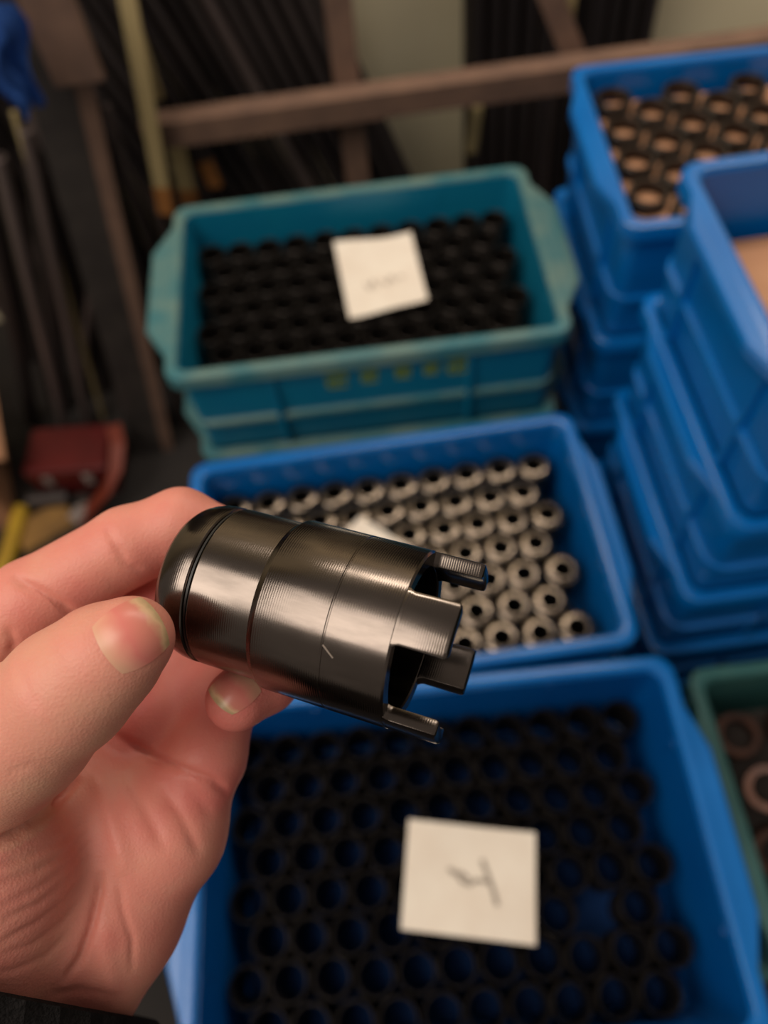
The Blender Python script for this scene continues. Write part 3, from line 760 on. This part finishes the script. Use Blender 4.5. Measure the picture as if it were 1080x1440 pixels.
person = empty('person'); 
HB_ = cvw(lens(-20, 1560, 184)); person.location = HB_
tag(person, 'bare left hand in a black knit cuff gripping the toothed steel sleeve', 'person')
def to_world(V):
    R_ = np.array(RGT); U_ = np.array(UPV); F_ = np.array(FWD)
    return np.array(EYE) + (V[:, :1] * R_ - V[:, 1:2] * U_ + V[:, 2:3] * F_) / 1000.0 - np.array(HB_)
W_ = to_world(HV2)
me = bpy.data.meshes.new('hand')
me.vertices.add(len(W_)); me.vertices.foreach_set('co', W_.ravel())
# orientation check on the first quads
fn = np.cross(W_[HF[:, 1]] - W_[HF[:, 0]], W_[HF[:, 2]] - W_[HF[:, 0]])
wn = HN[HF[:, 0]]; wn = wn[:, :1] * np.array(RGT) - wn[:, 1:2] * np.array(UPV) + wn[:, 2:3] * np.array(FWD)
if ((fn * wn).sum(1) > 0).mean() < .5: HF = HF[:, ::-1]
me.loops.add(HF.size); me.loops.foreach_set('vertex_index', HF.ravel().astype(np.int32))
me.polygons.add(len(HF)); me.polygons.foreach_set('loop_start', np.arange(0, HF.size, 4, dtype=np.int32)); me.polygons.foreach_set('loop_total', np.full(len(HF), 4, np.int32))
me.update(calc_edges=True); me.validate()
me.polygons.foreach_set('use_smooth', np.ones(len(me.polygons), bool))
tdist = chain_sdf(HV, THUMB, 3)
fing = np.minimum(chain_sdf(HV, RING, 3), np.minimum(chain_sdf(HV, LITTLE, 3), chain_sdf(HV, MIDDLE, 3)))
flush = np.full(len(HV), .55)
flush = np.where(tdist < 2, .30, flush); flush += .3 * np.clip(1 - fing / 4, 0, 1)
tipd = np.linalg.norm(HV - THUMB[0][0], axis=1); flush += .25 * np.exp(-(tipd / 9) ** 2)
at_ = me.attributes.new('flush', 'FLOAT', 'POINT'); at_.data.foreach_set('value', flush.astype(np.float32))
me.materials.append(M_skin)
hand = bpy.data.objects.new('hand', me); link(hand, person)
sm = hand.modifiers.new('smooth', 'SMOOTH'); sm.factor = .5; sm.iterations = 2

# fingernails
M_nailtip = material('nail_free_edge', (200, 168, 130), .4)
M_nail = bpy.data.materials.new('nail'); M_nail.use_nodes = True
nt = M_nail.node_tree; b = nt.nodes['Principled BSDF']; b.inputs['Roughness'].default_value = .34; b.inputs['Specular IOR Level'].default_value = .45
a1 = nt.nodes.new('ShaderNodeAttribute'); a1.attribute_name = 'along'
tc = nt.nodes.new('ShaderNodeTexCoord'); nz = nt.nodes.new('ShaderNodeTexNoise'); nz.inputs['Scale'].default_value = 170; nz.inputs['Detail'].default_value = 3; nt.links.new(tc.outputs['Object'], nz.inputs['Vector'])
ma = nt.nodes.new('ShaderNodeMath'); ma.operation = 'MULTIPLY_ADD'; ma.inputs[1].default_value = .45; nt.links.new(nz.outputs['Fac'], ma.inputs[0]); nt.links.new(a1.outputs['Fac'], ma.inputs[2])
rp = nt.nodes.new('ShaderNodeValToRGB'); cr = rp.color_ramp
cr.elements[0].position = .2; cr.elements[0].color = lin((206, 158, 130)); cr.elements[1].position = 1.0; cr.elements[1].color = lin((176, 150, 112))
for p_, c_ in ((.36, (208, 146, 124)), (.6, (202, 116, 106)), (.84, (198, 122, 106)), (.93, (206, 168, 132))):
    e_ = cr.elements.new(p_); e_.color = lin(c_)
# the ramp input runs from about .2 at the root to 1.2 at the free edge
mr = nt.nodes.new('ShaderNodeMapRange'); mr.inputs['From Min'].default_value = 0.0; mr.inputs['From Max'].default_value = 1.2
nt.links.new(ma.outputs[0], mr.inputs[0]); nt.links.new(mr.outputs[0], rp.inputs[0]); nt.links.new(rp.outputs[0], b.inputs['Base Color'])
def trace(px, py):
    d = np.array([(px - 540) / FPX, (py - 720) / FPX, 1.]); d /= np.linalg.norm(d); t = 100.
    for _ in range(80):
        s = float(hand_sdf((d * t)[None])[0])
        if s < .01: break
        t += s
    return d * t
def nail(quad, mat, tipmat, tipfrac, lift=.25, n=14, dome=.35):
    # quad: base a, base b, free b, free a
    q = [np.array(p, float) for p in quad]
    pts = np.zeros((n + 1, n + 1, 3))
    for j in range(n + 1):
        for i in range(n + 1):
            u, v = i / n * 2 - 1, j / n * 2 - 1                  # square to rounded square
            k = .55
            uu = u * math.sqrt(1 - k * v * v / 2); vv = v * math.sqrt(1 - k * u * u / 2)
            uu = (uu + 1) / 2; vv = (vv + 1) / 2
            p = q[0] * (1 - uu) * (1 - vv) + q[1] * uu * (1 - vv) + q[2] * uu * vv + q[3] * (1 - uu) * vv
            P = trace(*p); pts[j, i] = P
    N = grad(pts.reshape(-1, 3)).reshape(n + 1, n + 1, 3)
    out = pts.copy()
    for j in range(n + 1):
        for i in range(n + 1):
            u, v = i / n * 2 - 1, j / n
            h = lift * (.15 + .85 * v ** .7) + dome * (1 - u * u) * (.3 + .7 * min(1, v * 3)) * .6
            out[j, i] += N[j, i] * h
    W = to_world(out.reshape(-1, 3)).reshape(n + 1, n + 1, 3)
    Wb = to_world((pts - N * .6).reshape(-1, 3)).reshape(n + 1, n + 1, 3)
    def patch(name, j0, j1, mat, parent):
        bm = bmesh.new()
        T = [[bm.verts.new(W[j, i]) for i in range(n + 1)] for j in range(j0, j1 + 1)]
        B = [[bm.verts.new(Wb[j, i]) for i in range(n + 1)] for j in range(j0, j1 + 1)]
        m = j1 - j0
        for j in range(m):
            for i in range(n):
                bm.faces.new((T[j][i], T[j][i + 1], T[j + 1][i + 1], T[j + 1][i])); bm.faces.new((B[j][i], B[j + 1][i], B[j + 1][i + 1], B[j][i + 1]))
            bm.faces.new((T[j][0], T[j + 1][0], B[j + 1][0], B[j][0])); bm.faces.new((T[j][n], B[j][n], B[j + 1][n], T[j + 1][n]))
        for i in range(n):
            bm.faces.new((T[0][i], B[0][i], B[0][i + 1], T[0][i + 1])); bm.faces.new((T[m][i], T[m][i + 1], B[m][i + 1], B[m][i]))
        return finish(name, bm, mat, parent, angle=50)
    a = patch('fingernail', 0, n, mat, person)
    at2 = a.data.attributes.new('along', 'FLOAT', 'POINT')
    m2 = (n + 1) * (n + 1); jj = np.repeat(np.arange(n + 1) / n, n + 1)
    at2.data.foreach_set('value', np.concatenate([jj, jj]).astype(np.float32))
nail(((120, 880), (170, 957), (246, 908), (200, 832)), M_nail, M_nailtip, .22)
nail(((334, 936), (374, 972), (326, 1010), (288, 970)), M_nail, M_nailtip, .16, n=12)

# black knit cuff round the wrist
c0 = lens(10, 1393, 178); c1 = lens(-30, 1780, 196)
axis = (c1 - c0) / np.linalg.norm(c1 - c0)
s1 = np.cross(axis, [0, 0, 1.]); s1 /= np.linalg.norm(s1); s2 = np.cross(axis, s1)
bm = bmesh.new(); loops = []
def cuff_ring(t, r, wob=0):
    L = []
    for k in range(72):
        a = 2 * math.pi * k / 72
        rr_ = r * (1 + wob * .012 * math.cos(36 * a))
        # lip slants so that it climbs on the radial side
        sl = -.22 * math.cos(a) if False else 0
        off = s1 * math.cos(a) * rr_ + s2 * math.sin(a) * rr_ * 1.06
        p = c0 + axis * (t + 1.1 * off[2]) + off
        L.append(Vector(to_world(p[None])[0]))
    return L
for t, r in ((12, 31.0), (3, 32.2), (.4, 33), (0, 34), (.8, 35), (3, 35.4), (12, 35.4), (14, 34.8), (16, 35.6), (40, 36.5), (62, 38)):
    loops.append(cuff_ring(t, r, 1))
loft(bm, loops); finish('sleeve_cuff', bm, M_sleevecloth, person)
